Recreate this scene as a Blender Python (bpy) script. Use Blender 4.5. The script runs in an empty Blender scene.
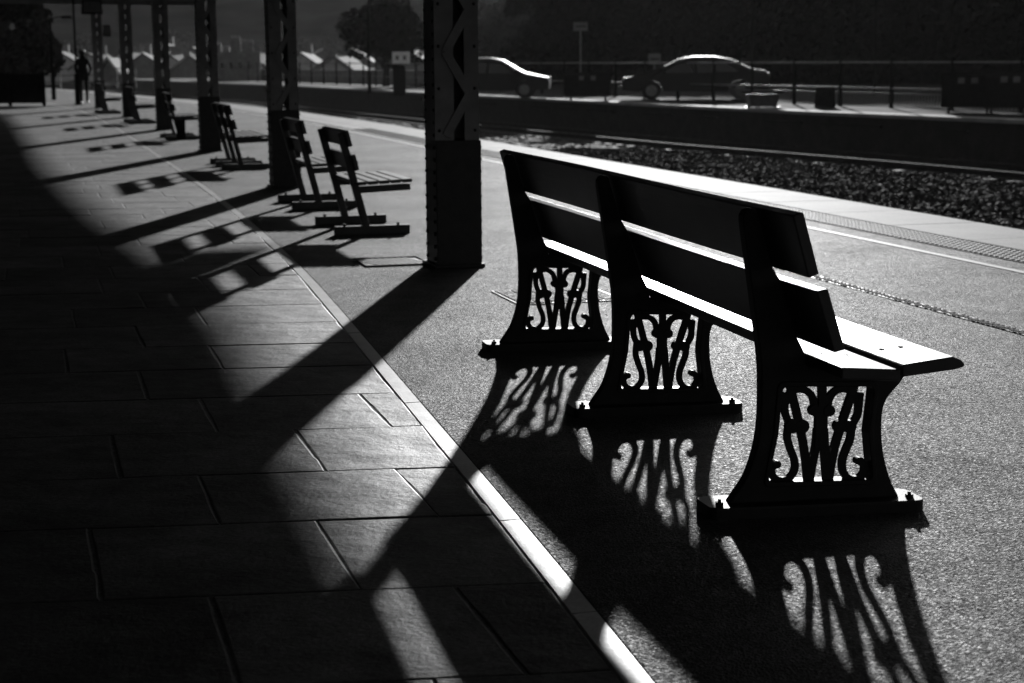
import bpy, bmesh, math, random
from mathutils import Vector, Matrix
random.seed(7)
S = bpy.context.scene
COL = S.collection
R = math.radians
# ---------------------------------------------------------------- camera
H = 1.35; FPX = 1700.0
PITCH = math.atan(281.5/FPX); ROLL = R(0.4)
cd = bpy.data.cameras.new('camera'); cam = bpy.data.objects.new('camera', cd); COL.objects.link(cam)
cd.sensor_width = 36; cd.lens = 36*FPX/1024; cd.clip_start = 0.05; cd.clip_end = 3000
CM = Matrix.Rotation(math.pi/2-PITCH, 3, 'X') @ Matrix.Rotation(-ROLL, 3, 'Z')
cam.matrix_world = Matrix.Translation((0, 0, H)) @ CM.to_4x4()
cd.dof.use_dof = True; cd.dof.focus_distance = 5.9; cd.dof.aperture_fstop = 5.0
S.camera = cam
# ---------------------------------------------------------------- sky, sun, exposure
SUN_EL = R(11.2); SUN_AZ = R(6.3)          # azimuth clockwise from +Y
w = bpy.data.worlds.new('World'); S.world = w; w.use_nodes = True
nt = w.node_tree; nt.nodes.clear()
sky = nt.nodes.new('ShaderNodeTexSky'); sky.sky_type = 'NISHITA'; sky.sun_disc = False
sky.sun_elevation = SUN_EL; sky.sun_rotation = SUN_AZ
bw = nt.nodes.new('ShaderNodeRGBToBW'); bg = nt.nodes.new('ShaderNodeBackground'); wo = nt.nodes.new('ShaderNodeOutputWorld')
nt.links.new(sky.outputs[0], bw.inputs[0]); nt.links.new(bw.outputs[0], bg.inputs[0]); nt.links.new(bg.outputs[0], wo.inputs[0])
bg.inputs[1].default_value = 0.07
sl = bpy.data.lights.new('sun', 'SUN'); sun = bpy.data.objects.new('sun', sl); COL.objects.link(sun)
sl.energy = 5.0; sl.angle = R(0.85); sl.color = (1, 1, 1)
sd = Vector((math.sin(SUN_AZ)*math.cos(SUN_EL), math.cos(SUN_AZ)*math.cos(SUN_EL), math.sin(SUN_EL)))
sun.rotation_euler = sd.to_track_quat('Z', 'Y').to_euler()
S.view_settings.view_transform = 'Standard'; S.view_settings.look = 'None'
S.view_settings.exposure = 0.3; S.view_settings.gamma = 1.0
S.render.engine = 'CYCLES'
S.cycles.max_bounces = 6; S.cycles.volume_bounces = 0
# ---------------------------------------------------------------- platform frame: t along the platform, w towards the track
TH = R(15.78)
U = Vector((-math.sin(TH), math.cos(TH), 0)); N = Vector((math.cos(TH), math.sin(TH), 0))
def P(t, w, z=0.0):
    v = U*t + N*w; return Vector((v.x, v.y, z))
def ray(px, py):
    return CM @ Vector(((px-512)/FPX, -(py-341.5)/FPX, -1))
def G(px, py, z=0.0):
    d = ray(px, py); t = (z-H)/d.z; return Vector((d.x*t, d.y*t, z))
def TW(x, y):
    v = Vector((x, y, 0)); return v.dot(U), v.dot(N)
def interp(tab, x):
    if x <= tab[0][0]: a, b = tab[0], tab[1]
    elif x >= tab[-1][0]: a, b = tab[-2], tab[-1]
    else:
        for a, b in zip(tab, tab[1:]):
            if a[0] <= x <= b[0]: break
    return a[1]+(b[1]-a[1])*(x-a[0])/(b[0]-a[0])
def sm(tab):                                    # smooth table lookup
    def f(x):
        return sum(interp(tab, x+d) for d in (-1.2, -.6, 0, .6, 1.2))/5
    return f
EDGE_T = [(-10, 7.5), (36, 7.5), (48, 7.1), (56, 6.4), (69, 5.0), (83, 3.4), (110, -0.6)]
edge_w = sm(EDGE_T)
OPP_T = [(-5, 24.6), (20, 21.9), (33, 20.4), (41, 19.1), (59, 17.4), (65, 17.0), (95, 14.85), (140, 9.0)]
opp_w = sm(OPP_T)
KERB_T = [(0, .93), (3.3, 1.195), (4.0, 1.245), (4.7, 1.29), (5.7, 1.345), (8.4, 1.50), (9.6, 1.57), (11.5, 1.665), (13.3, 1.71), (16, 1.77), (20, 1.80), (37, 1.78), (50, 1.5), (60, .8), (75, -1.2)]
kerb_w = sm(KERB_T)
def frange(a, b, s):
    n = max(1, round((b-a)/s)); return [a+(b-a)*i/n for i in range(n+1)]
# ---------------------------------------------------------------- materials
def mat(name, base=.1, rough=.6, spec=.5, metal=0, noise=None, bump=None, var=.0, alpha=None):
    """noise=(scale, low, high) multiplies the base; bump=(scale, strength, distance)"""
    m = bpy.data.materials.new(name); m.use_nodes = True; t = m.node_tree
    b = t.nodes['Principled BSDF']
    b.inputs['Roughness'].default_value = rough; b.inputs['Metallic'].default_value = metal
    b.inputs['Specular IOR Level'].default_value = spec
    b.inputs['Base Color'].default_value = (base, base, base, 1)
    tc = t.nodes.new('ShaderNodeTexCoord')
    if noise:
        layers = noise if isinstance(noise, list) else [noise]
        prev = None
        for sc, lo, hi in layers:
            n = t.nodes.new('ShaderNodeTexNoise'); n.inputs['Scale'].default_value = sc; n.inputs['Detail'].default_value = 6
            t.links.new(tc.outputs['Object'], n.inputs['Vector'])
            r = t.nodes.new('ShaderNodeMapRange'); r.inputs[1].default_value = .3; r.inputs[2].default_value = .7
            r.inputs[3].default_value = lo; r.inputs[4].default_value = hi
            t.links.new(n.outputs[0], r.inputs[0])
            if prev is None: prev = r.outputs[0]
            else:
                mm = t.nodes.new('ShaderNodeMath'); mm.operation = 'MULTIPLY'
                t.links.new(prev, mm.inputs[0]); t.links.new(r.outputs[0], mm.inputs[1]); prev = mm.outputs[0]
        if var:
            at = t.nodes.new('ShaderNodeAttribute'); at.attribute_name = 'tone'
            mm = t.nodes.new('ShaderNodeMath'); mm.operation = 'MULTIPLY'
            t.links.new(prev, mm.inputs[0]); t.links.new(at.outputs['Fac'], mm.inputs[1]); prev = mm.outputs[0]
        mm = t.nodes.new('ShaderNodeMath'); mm.operation = 'MULTIPLY'; mm.inputs[1].default_value = base
        t.links.new(prev, mm.inputs[0])
        c = t.nodes.new('ShaderNodeCombineColor')
        for i in range(3): t.links.new(mm.outputs[0], c.inputs[i])
        t.links.new(c.outputs[0], b.inputs['Base Color'])
    if bump:
        layers = bump if isinstance(bump, list) else [bump]
        prevn = None
        for kind, sc, st, dist in layers:
            if kind == 'v':
                n = t.nodes.new('ShaderNodeTexVoronoi'); n.inputs['Scale'].default_value = sc
            else:
                n = t.nodes.new('ShaderNodeTexNoise'); n.inputs['Scale'].default_value = sc; n.inputs['Detail'].default_value = 5
            if kind == 'g':
                mp = t.nodes.new('ShaderNodeMapping'); mp.inputs['Scale'].default_value = (6, .35, 6)
                t.links.new(tc.outputs['Object'], mp.inputs[0]); t.links.new(mp.outputs[0], n.inputs['Vector'])
            else:
                t.links.new(tc.outputs['Object'], n.inputs['Vector'])
            bu = t.nodes.new('ShaderNodeBump'); bu.inputs['Strength'].default_value = st; bu.inputs['Distance'].default_value = dist
            t.links.new(n.outputs[0], bu.inputs['Height'])
            if prevn: t.links.new(prevn, bu.inputs['Normal'])
            prevn = bu.outputs[0]
        t.links.new(prevn, b.inputs['Normal'])
    return m
M = dict(
 asphalt=mat('asphalt', .05, .50, .5, noise=[(230, .4, 1.8), (.9, .7, 1.25), (6, .8, 1.2)], bump=[('v', 150, 1.0, .006), ('n', 300, .8, .004), ('n', 2.2, .25, .02)]),
 paving=mat('paving_stone', .11, .62, .3, noise=[(1.7, .6, 1.35), (9, .7, 1.25), (70, .65, 1.3)], bump=[('n', 60, .45, .0045), ('n', 5, .7, .02), ('n', 240, .5, .002)], var=1),
 mortar=mat('mortar', .2, .95, .05, noise=(40, .6, 1.3), bump=('n', 90, .6, .005)),
 kerb=mat('kerb_stone', .48, .48, .5, noise=[(5, .85, 1.15), (90, .85, 1.1)], bump=[('n', 120, .35, .002), ('n', 11, .3, .006)]),
 coping=mat('coping_stone', .24, .8, .1, noise=[(2, .8, 1.2), (40, .85, 1.1)], bump=[('n', 60, .4, .003)]),
 tactile=mat('tactile_slab', .09, .7, .2, noise=[(8, .8, 1.2)], bump=('n', 80, .3, .002)),
 line=mat('white_line_paint', .5, .7, .2, noise=[(30, .6, 1.1)]),
 iron=mat('black_painted_iron', .012, .6, .3, noise=(20, .7, 1.4), bump=('n', 120, .35, .002)),
 wood=mat('dark_varnished_timber', .03, .42, .4, noise=(8, .7, 1.4), bump=[('g', 14, .35, .003), ('n', 90, .15, .001)]),
 darkwood=mat('dark_stained_timber', .035, .5, .4, noise=(8, .7, 1.4), bump=('g', 14, .4, .003)),
 colclad=mat('black_column_paint', .012, .5, .35, noise=(15, .6, 1.5), bump=('n', 40, .4, .004)),
 colpaint=mat('grey_column_paint', .16, .5, .35, noise=(6, .7, 1.25), bump=('n', 30, .3, .004)),
 rail=mat('rail_steel', .03, .8, .04, metal=0, noise=(5, .7, 1.2)),
 sleeper=mat('sleeper_timber', .05, .8, .3, noise=(6, .6, 1.4)),
 ballast=mat('ballast', .012, .85, .06, noise=[(9, .3, 2.2), (22, .3, 2.4)]),
 facing=mat('platform_brick', .018, .85, .2, noise=[(3, .6, 1.4), (20, .7, 1.3)], bump=('n', 20, .6, .02)),
 opp=mat('far_platform_asphalt', .02, .95, .03, noise=(3, .8, 1.2), bump=('n', 60, .6, .006)),
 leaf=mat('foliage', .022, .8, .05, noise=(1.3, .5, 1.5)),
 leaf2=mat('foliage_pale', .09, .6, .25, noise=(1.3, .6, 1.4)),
 bark=mat('bark', .05, .9, .1, noise=(8, .6, 1.4)),
 hill=mat('hillside', .022, .98, .0, noise=[(.03, .4, 1.7), (.12, .4, 1.7)]),
 roofd=mat('slate_roof', .10, .85, .06, noise=(1.5, .5, 1.5), bump=('n', 3, .4, .03)),
 wallp=mat('rendered_wall', .35, .8, .2, noise=(2, .8, 1.2)),
 wallb=mat('brick_wall', .14, .85, .2, noise=(3, .7, 1.3)),
 white=mat('white_paint', .75, .5, .4, noise=(6, .85, 1.1)),
 darkpaint=mat('dark_paint', .015, .95, .0, noise=(10, .7, 1.4)),
 greypaint=mat('grey_paint', .12, .5, .4, noise=(10, .8, 1.2)),
 steel=mat('galvanised_steel', .18, .6, .3, metal=.3, noise=(9, .7, 1.2)),
 canopy=mat('canopy_boards', .2, .8, .2, noise=(3, .7, 1.3)),
 carsilver=mat('car_paint_silver', .02, .5, .14, metal=.1, noise=(4, .95, 1.05)),
 cardark=mat('car_paint_dark', .05, .25, .6, metal=.3, noise=(4, .95, 1.05)),
 grate=mat('cast_iron_grate', .025, .85, .12, noise=(30, .6, 1.4)),
 barge=mat('weathered_board', .45, .9, .05, noise=(3, .8, 1.2)),
 slate=mat('matt_slate', .06, .85, .15, noise=(2, .7, 1.3)),
 glass=mat('dark_glass', .02, .08, .8, noise=(4, .95, 1.05)),
 tyre=mat('tyre_rubber', .02, .8, .3, noise=(30, .8, 1.2)),
 cloth=mat('dark_cloth', .02, .9, .1, noise=(20, .7, 1.3), bump=('n', 60, .4, .004)),
 skin=mat('skin', .35, .5, .4, noise=(20, .9, 1.1)),
 hair=mat('hair', .02, .6, .3, noise=(60, .7, 1.3)),
 shoe=mat('pale_shoe', .3, .5, .4, noise=(20, .8, 1.1)),
)
def speckle(m, scale, r0, r1, s0, s1):
    """aggregate chips: each chip has its own gloss"""
    t = m.node_tree; b = t.nodes['Principled BSDF']; tc = t.nodes.new('ShaderNodeTexCoord')
    v = t.nodes.new('ShaderNodeTexVoronoi'); v.inputs['Scale'].default_value = scale; t.links.new(tc.outputs['Object'], v.inputs['Vector'])
    sp = t.nodes.new('ShaderNodeSeparateColor'); t.links.new(v.outputs['Color'], sp.inputs[0])
    for o_, i_, lo, hi in ((0, 'Roughness', r0, r1), (1, 'Specular IOR Level', s0, s1)):
        r = t.nodes.new('ShaderNodeMapRange'); r.inputs[3].default_value = lo; r.inputs[4].default_value = hi
        t.links.new(sp.outputs[o_], r.inputs[0]); out = r.outputs[0]
        if o_ == 1:
            for sc, a_, b_ in ((1.1, .45, 1.3), (7, .65, 1.25)):
                n = t.nodes.new('ShaderNodeTexNoise'); n.inputs['Scale'].default_value = sc; n.inputs['Detail'].default_value = 5; t.links.new(tc.outputs['Object'], n.inputs['Vector'])
                q = t.nodes.new('ShaderNodeMapRange'); q.inputs[1].default_value = .35; q.inputs[2].default_value = .65; q.inputs[3].default_value = a_; q.inputs[4].default_value = b_
                t.links.new(n.outputs[0], q.inputs[0]); mm = t.nodes.new('ShaderNodeMath'); mm.operation = 'MULTIPLY'
                t.links.new(out, mm.inputs[0]); t.links.new(q.outputs[0], mm.inputs[1]); out = mm.outputs[0]
        t.links.new(out, b.inputs[i_])
speckle(M['asphalt'], 140, .62, .98, .0, .62)
# ---------------------------------------------------------------- mesh helpers
def add_box(bm, c, s, rot=None, taper=None):
    """c centre, s full sizes, rot 3x3"""
    vs = []
    for z in (-1, 1):
        for x, y in ((-1, -1), (1, -1), (1, 1), (-1, 1)):
            k = taper if (taper and z > 0) else 1
            v = Vector((x*s[0]/2*k, y*s[1]/2*k, z*s[2]/2))
            if rot is not None: v = rot @ v
            vs.append(bm.verts.new(v+Vector(c)))
    for f in ((3, 2, 1, 0), (4, 5, 6, 7), (0, 1, 5, 4), (1, 2, 6, 5), (2, 3, 7, 6), (3, 0, 4, 7)):
        bm.faces.new([vs[i] for i in f])
def add_bar(bm, a, b, wd, dp, up=Vector((0, 0, 1))):
    a, b = Vector(a), Vector(b); d = b-a; L = d.length; z = d.normalized()
    x = up.cross(z)
    if x.length < 1e-3: x = Vector((1, 0, 0))
    x.normalize(); y = z.cross(x)
    rot = Matrix((x, y, z)).transposed()
    add_box(bm, (a+b)/2, (wd, dp, L), rot)
def add_tube(bm, pts, rad, seg=8, cap=True):
    pts = [Vector(p) for p in pts]
    if not isinstance(rad, (list, tuple)): rad = [rad]*len(pts)
    rings = []
    for i, p in enumerate(pts):
        d = (pts[min(i+1, len(pts)-1)]-pts[max(i-1, 0)]).normalized()
        ref = Vector((0, 0, 1)) if abs(d.z) < .9 else Vector((1, 0, 0))
        x = ref.cross(d).normalized(); y = d.cross(x)
        rings.append([bm.verts.new(p+(x*math.cos(2*math.pi*k/seg)+y*math.sin(2*math.pi*k/seg))*rad[i]) for k in range(seg)])
    for a, b in zip(rings, rings[1:]):
        for k in range(seg): bm.faces.new((a[k], a[(k+1) % seg], b[(k+1) % seg], b[k]))
    if cap: bm.faces.new(rings[0][::-1]); bm.faces.new(rings[-1])
def add_ball(bm, c, r, sx=1, sy=1, sz=1, seg=10, rings=7):
    mtx = Matrix.Translation(c) @ Matrix.Diagonal((sx, sy, sz, 1))
    bmesh.ops.create_uvsphere(bm, u_segments=seg, v_segments=rings, radius=r, matrix=mtx)
def add_prism(bm, prof, f0, f1):
    """prof list of 2-D points; f0/f1 map 2-D point -> 3-D at each end"""
    a = [bm.verts.new(f0(*p)) for p in prof]; b = [bm.verts.new(f1(*p)) for p in prof]
    n = len(prof)
    for i in range(n): bm.faces.new((a[i], a[(i+1) % n], b[(i+1) % n], b[i]))
    bm.faces.new(a[::-1]); bm.faces.new(b)
def obj(name, bm, m, parent=None, bevel=0, smooth=False, recalc=True):
    if recalc: bmesh.ops.recalc_face_normals(bm, faces=bm.faces)
    me = bpy.data.meshes.new(name); bm.to_mesh(me); bm.free()
    me.materials.append(M[m] if isinstance(m, str) else m)
    if smooth:
        for p in me.polygons: p.use_smooth = True
    o = bpy.data.objects.new(name, me); COL.objects.link(o)
    if parent: o.parent = parent
    if bevel:
        b = o.modifiers.new('bevel', 'BEVEL'); b.width = bevel; b.segments = 2; b.limit_method = 'ANGLE'; b.angle_limit = R(35)
    return o
def tag(o, label=None, cat=None, group=None, kind=None):
    if label: o['label'] = label
    if cat: o['category'] = cat
    if group: o['group'] = group
    if kind: o['kind'] = kind
    return o
def thing(name, label, cat, loc, rz=0, group=None):
    o = bpy.data.objects.new(name, None); COL.objects.link(o); o.location = loc; o.rotation_euler = (0, 0, rz)
    o.empty_display_size = .2
    return tag(o, label, cat, group)
def dup(root, loc, rz, label=None):
    r = root.copy(); COL.objects.link(r); r.location = loc; r.rotation_euler = (0, 0, rz)
    if label: r['label'] = label
    for ch in list(root.children):
        c = ch.copy(); COL.objects.link(c); c.parent = r
        for g in list(ch.children):
            d = g.copy(); COL.objects.link(d); d.parent = c
    return r
def struct(name, bm, m, **k):
    o = obj(name, bm, m, **k); o['kind'] = 'structure'; return o
def strip(bm, ts, fa, fb, z, za=None):
    """surface between two offset functions"""
    pa = pb = None
    for t in ts:
        a = bm.verts.new(P(t, fa(t), z if za is None else za)); b = bm.verts.new(P(t, fb(t), z))
        if pa: bm.faces.new((pa, pb, b, a))
        pa, pb = a, b
def wallstrip(bm, ts, f, z0, z1):
    pa = pb = None
    for t in ts:
        a = bm.verts.new(P(t, f(t), z0)); b = bm.verts.new(P(t, f(t), z1))
        if pa: bm.faces.new((pa, pb, b, a))
        pa, pb = a, b
# ================================================================ SETTING
# --- ground to the horizon
bm = bmesh.new(); g = 2500
bm.faces.new([bm.verts.new(p) for p in ((-g, -200, -1.15), (g, -200, -1.15), (g, g, -1.15), (-g, g, -1.15))])
struct('ground', bm, 'hill')
# --- ballast bed
bm = bmesh.new()
rng = random.Random(3)
tsb = frange(8, 70, .16); prev = None
for t in tsb:
    a, b = edge_w(t)+.05, opp_w(t)-.05; row = []
    n = 90
    for i in range(n+1): row.append(bm.verts.new(P(t+rng.uniform(-.04, .04), a+(b-a)*i/n, -.97+rng.uniform(-.035, .035))))
    if prev:
        for i in range(n): bm.faces.new((prev[i], prev[i+1], row[i+1], row[i]))
    prev = row
struct('ballast_bed', bm, 'ballast')
# angular stones of the stretch in view
def stones(name, t0, t1, st, wa, wb, amp, zc, matn):
    vs = []; fs = []; rg = random.Random(17); nt_ = int((t1-t0)/st); nw_ = int(max(wb(t)-wa(t) for t in (t0, (t0+t1)/2, t1))/st)
    for i in range(nt_+1):
        t = t0+(t1-t0)*i/nt_; a = wa(t); b = wb(t)
        for j in range(nw_+1):
            v = P(t+rg.uniform(-.4, .4)*st, a+(b-a)*j/nw_+rg.uniform(-.4, .4)*st, zc+rg.uniform(-amp, amp)+.02*math.sin(t*2.1+j*.11))
            vs.append(tuple(v))
    for i in range(nt_):
        for j in range(nw_):
            q = i*(nw_+1)+j; a, b, c, d = q, q+1, q+nw_+2, q+nw_+1
            if rg.random() < .5: fs += [(a, b, c), (a, c, d)]
            else: fs += [(a, b, d), (b, c, d)]
    me = bpy.data.meshes.new(name); me.from_pydata(vs, [], fs); me.materials.append(M[matn])
    o = bpy.data.objects.new(name, me); COL.objects.link(o); o['kind'] = 'structure'; return o
stones('ballast_stones', 12, 42, .05, lambda t: edge_w(t)+1.5, lambda t: opp_w(t)-.1, .036, -.93, 'ballast')
bm = bmesh.new(); strip(bm, frange(70, 150, 4), lambda t: edge_w(t)-12, lambda t: opp_w(t), -.99)
struct('far_track_bed', bm, 'ballast')
# --- near platform: asphalt, kerb, paving, coping, tactile, face wall
ts = frange(-8, 100, .5)
LW = .070
bm = bmesh.new(); strip(bm, ts, lambda t: kerb_w(t)+LW+.004, lambda t: edge_w(t)-.80, 0)
struct('platform_asphalt', bm, 'asphalt')
bm = bmesh.new(); strip(bm, ts, lambda t: -14, lambda t: edge_w(t)-.3, -.03)
struct('platform_base', bm, 'facing')
bm = bmesh.new(); strip(bm, ts, lambda t: -12, lambda t: kerb_w(t)+.01, -.0018)
struct('mortar_bed', bm, 'mortar')
bm = bmesh.new(); wallstrip(bm, ts, lambda t: edge_w(t)-.12, -1.1, -.06)
struct('platform_face', bm, 'facing')
# kerb blocks
bm = bmesh.new(); t = 1.0; rng = random.Random(11)
while t < 75:
    L = rng.uniform(.85, 1.0); t2 = t+L; g = .004; z = .003+rng.uniform(-.001, .001)
    k = 6; A = []; B = []
    for i in range(k+1):
        tt = t+g+(L-2*g)*i/k; A.append((tt, kerb_w(tt))); B.append((tt, kerb_w(tt)+LW))
    ring = A+B[::-1]
    top = [bm.verts.new(P(a, b+(.004 if j <= k else -.004), z)) for j, (a, b) in enumerate(ring)]
    low = [bm.verts.new(P(a, b, z-.005)) for a, b in ring]; bot = [bm.verts.new(P(a, b, -.02)) for a, b in ring]
    bm.faces.new(top)
    for j in range(len(ring)):
        q = (j+1) % len(ring)
        bm.faces.new((top[j], low[j], low[q], top[q])); bm.faces.new((low[j], bot[j], bot[q], low[q]))
    t = t2
struct('kerb', bm, 'kerb')
# paving slabs in slanted rows
bm = bmesh.new(); tone = []; rng = random.Random(5)
SK = .17
def slab(s0, s1, w0, w1, right_kerb=False):
    g = .004
    pts = []
    for (s, ww) in ((s0+g, w0+g), (s1-g, w0+g)):
        pts.append((s-SK*ww, ww))
    if right_kerb:
        for s in (s1-g, (s0+s1)/2, s0+g):
            ww = w1
            for _ in range(4): ww = kerb_w(s-SK*ww)-.003
            pts.append((s-SK*ww, ww))
    else:
        for s in (s1-g, s0+g): pts.append((s-SK*(w1-g), w1-g))
    jit = .004
    pts = [(a+rng.uniform(-jit, jit), b+rng.uniform(-jit, jit)) for a, b in pts]
    if s0 < 16:                                     # worn, slightly ragged edges
        fine = []
        for q in range(len(pts)):
            (a0, b0), (a1, b1) = pts[q], pts[(q+1) % len(pts)]; m_ = max(2, int(math.hypot(a1-a0, b1-b0)/.05))
            L_ = math.hypot(a1-a0, b1-b0) or 1; na, nb = -(b1-b0)/L_, (a1-a0)/L_; of = 0
            for e in range(m_):
                of = of*.6+rng.uniform(-.0014, .0014)-(.006 if rng.random() < .02 else 0)
                f_ = e/m_; oo = of if e else 0
                fine.append((a0+(a1-a0)*f_+na*oo, b0+(b1-b0)*f_+nb*oo))
        pts = fine
    ca = sum(p[0] for p in pts)/len(pts); cb = sum(p[1] for p in pts)/len(pts)
    z0 = rng.uniform(.0, .003); ga, gb = rng.uniform(-.003, .003), rng.uniform(-.003, .003)
    def zz(a, b): return z0+ga*(a-ca)+gb*(b-cb)
    ins = .005
    top = []
    for a, b in pts:
        da, db = ca-a, cb-b; d = math.hypot(da, db); top.append((a+da/d*ins*1.3, b+db/d*ins*1.3))
    T = [bm.verts.new(P(a, b, zz(a, b))) for a, b in top]
    Lo = [bm.verts.new(P(a, b, zz(a, b)-.0018)) for a, b in pts]; Bo = [bm.verts.new(P(a, b, -.02)) for a, b in pts]
    tn = rng.uniform(.72, 1.25); n0 = len(bm.faces)
    bm.faces.new(T)
    n = len(pts)
    for j in range(n):
        q = (j+1) % n
        bm.faces.new((T[j], Lo[j], Lo[q], T[q])); bm.faces.new((Lo[j], Bo[j], Bo[q], Lo[q]))
    tone.extend([tn]*(len(bm.faces)-n0))
rows = [2.30, 2.97, 3.64, 4.31, 5.01, 5.64, 6.32, 6.99, 7.67, 8.31, 9.0, 9.69, 10.36, 11.06]
while rows[-1] < 74: rows.append(rows[-1]+rng.uniform(.58, .72))
known = {6.32: [.62, 1.26], 5.64: [.24, .90], 5.01: [.49, 1.13], 4.31: [.12, .77], 3.64: [.39, 1.01], 2.97: [.1, .8], 6.99: [.42], 7.67: [.12, .79], 8.31: [.49], 9.0: [.19, .85], 9.69: [.59]}
for i in range(len(rows)-1):
    s0, s1 = rows[i], rows[i+1]
    kw = kerb_w((s0+s1)/2-SK*1.5)
    js = [k for q, k in known.items() if abs(q-s0) < .01]
    if js: js = list(js[0])
    else:
        js = [kw-rng.uniform(.25, .8)]
        while len(js) < 2: js.append(js[-1]-rng.uniform(.55, .95))
    js = sorted(js)
    lo = -2.2 if s0 < 14 else (-3.6 if s0 < 35 else -9)
    while js[0] > lo: js.insert(0, js[0]-rng.uniform(.6, .95))
    for a, b in zip(js, js[1:]): slab(s0, s1, a, b)
    slab(s0, s1, js[-1], kw, True)
o = struct('paving_slabs', bm, 'paving', recalc=True)
at = o.data.attributes.new('tone', 'FLOAT', 'FACE')
for i, v in enumerate(tone): at.data[i].value = v
# coping
bm = bmesh.new(); t = -2.0; rng = random.Random(2)
while t < 96:
    L = 1.2; g = .004; z = .006+rng.uniform(-.001, .001)
    A = [(t+g, edge_w(t+g)-.80), (t+L-g, edge_w(t+L-g)-.80), (t+L-g, edge_w(t+L-g)), (t+g, edge_w(t+g))]
    T = [bm.verts.new(P(a, b, z)) for a, b in A]; Bq = [bm.verts.new(P(a, b, -.07)) for a, b in A]
    bm.faces.new(T); bm.faces.new(Bq[::-1])
    for j in range(4): bm.faces.new((T[j], Bq[j], Bq[(j+1) % 4], T[(j+1) % 4]))
    t += L
struct('coping', bm, 'coping', bevel=.004)
# tactile strip with studs
bm = bmesh.new()
TA, TB = 1.20, .82          # offsets behind the edge
strip(bm, frange(4, 60, .5), lambda t: edge_w(t)-TA, lambda t: edge_w(t)-TB, .006)
t = 8.0
while t < 34:
    for j in range(6):
        ww = edge_w(t)-TA+.025+j*.0655
        c = [bm.verts.new(P(t+.0165*math.cos(q*math.pi/3), ww+.0165*math.sin(q*math.pi/3), .006)) for q in range(6)]
        d = [bm.verts.new(P(t+.011*math.cos(q*math.pi/3), ww+.011*math.sin(q*math.pi/3), .012)) for q in range(6)]
        for q in range(6): bm.faces.new((c[q], c[(q+1) % 6], d[(q+1) % 6], d[q]))
        bm.faces.new(d)
    t += .0667
struct('tactile_paving', bm, 'tactile')
bm = bmesh.new(); strip(bm, frange(2, 75, .5), lambda t: edge_w(t)-1.51, lambda t: edge_w(t)-1.45, .004)
struct('painted_line', bm, 'line')
# --- opposite platform and car park
ts2 = frange(0, 150, 2)
bm = bmesh.new(); wallstrip(bm, ts2, lambda t: opp_w(t)+.1, -1.1, -.08)
struct('opposite_platform_face', bm, 'facing')
bm = bmesh.new(); rng = random.Random(9); t = 26
while t < 75:
    L = rng.uniform(.8, 2.6); add_bar(bm, P(t, opp_w(t)+.07, -.30), P(t+L, opp_w(t+L)+.07, -.30), .06, .05); t += L+rng.uniform(.6, 4)
struct('face_ledges', bm, 'opp')
bm = bmesh.new()
strip(bm, ts2, lambda t: opp_w(t), lambda t: opp_w(t)+.7, .004)
wallstrip(bm, ts2, lambda t: opp_w(t), -.08, .004)
struct('opposite_coping', bm, 'coping', recalc=False)
bm = bmesh.new(); strip(bm, ts2, lambda t: opp_w(t)+.1, lambda t: opp_w(t)+70, 0)
struct('opposite_platform_surface', bm, 'opp')
# --- hillside (hazy, fills the view above the town)
bm = bmesh.new()
def hz(x, y):
    d = math.hypot(x, y)
    k = max(0, (d-255))/210
    return -1.1+44*min(1.15, k)**1.1*(1+.08*math.sin(x*.013+1)+.05*math.sin(x*.031+y*.01))
prev = None
for j in range(36):
    r = 130+j*14.5; row = []
    for i in range(61):
        a = R(-42+84*i/60); x, y = r*math.sin(a), r*math.cos(a)
        row.append(bm.verts.new((x, y, hz(x, y)+(random.uniform(-1, 1)*.9 if j > 3 else -.2))))
    if prev:
        for i in range(60): bm.faces.new((prev[i], prev[i+1], row[i+1], row[i]))
    prev = row
struct('hillside', bm, 'hill', smooth=True)

# ================================================================ STATION CANOPY AND COLUMNS
canopy_edge = sm([(-10, 7.36), (19.5, 7.38), (22, 7.45), (25.5, 7.56), (28.5, 7.40), (31.5, 7.12), (38.7, 6.75), (56, 6.3), (70, 5.8)])
can = thing('canopy', 'long boarded platform canopy over the row of lattice columns', 'canopy', P(0, 0, 3.4))
bm = bmesh.new()
tc_ = frange(-9, 65, 2)
pr = None
for t in tc_:
    q = [P(t, -4.2, .30), P(t, canopy_edge(t), .12), P(t, canopy_edge(t), .20), P(t, -4.2, .42)]
    q = [bm.verts.new(v) for v in q]
    if pr:
        for k in range(4): bm.faces.new((pr[k], pr[(k+1) % 4], q[(k+1) % 4], q[k]))
    else: bm.faces.new(q)
    pr = q
bm.faces.new(pr[::-1])
obj('roof', bm, 'canopy', can)
bm = bmesh.new()
pr = None
for t in tc_:
    e = canopy_edge(t)
    q = [bm.verts.new(P(t, e+d, z)) for d, z in ((.0, .03), (.03, .03), (.03, .24), (0, .24))]
    if pr:
        for k in range(4): bm.faces.new((pr[k], pr[(k+1) % 4], q[(k+1) % 4], q[k]))
    pr = q
obj('valance', bm, 'canopy', can)
bm = bmesh.new(); add_bar(bm, P(65.1, -4.2, .30), P(65.1, canopy_edge(65)+.03, .30), .05, .34); obj('end_valance', bm, 'canopy', can)
COLS = [(3.5, 2.70), (10.98, 2.70), (18.55, 2.68), (26.57, 2.70), (35.54, 2.70), (44.16, 2.5), (53.45, 2.18), (62.5, 1.4)]
for (t, ww) in COLS:
    bm = bmesh.new(); add_bar(bm, P(t, -4.1, .12), P(t, canopy_edge(t)-.05, .03), .12, .16); obj('beam', bm, 'canopy', can)
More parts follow.
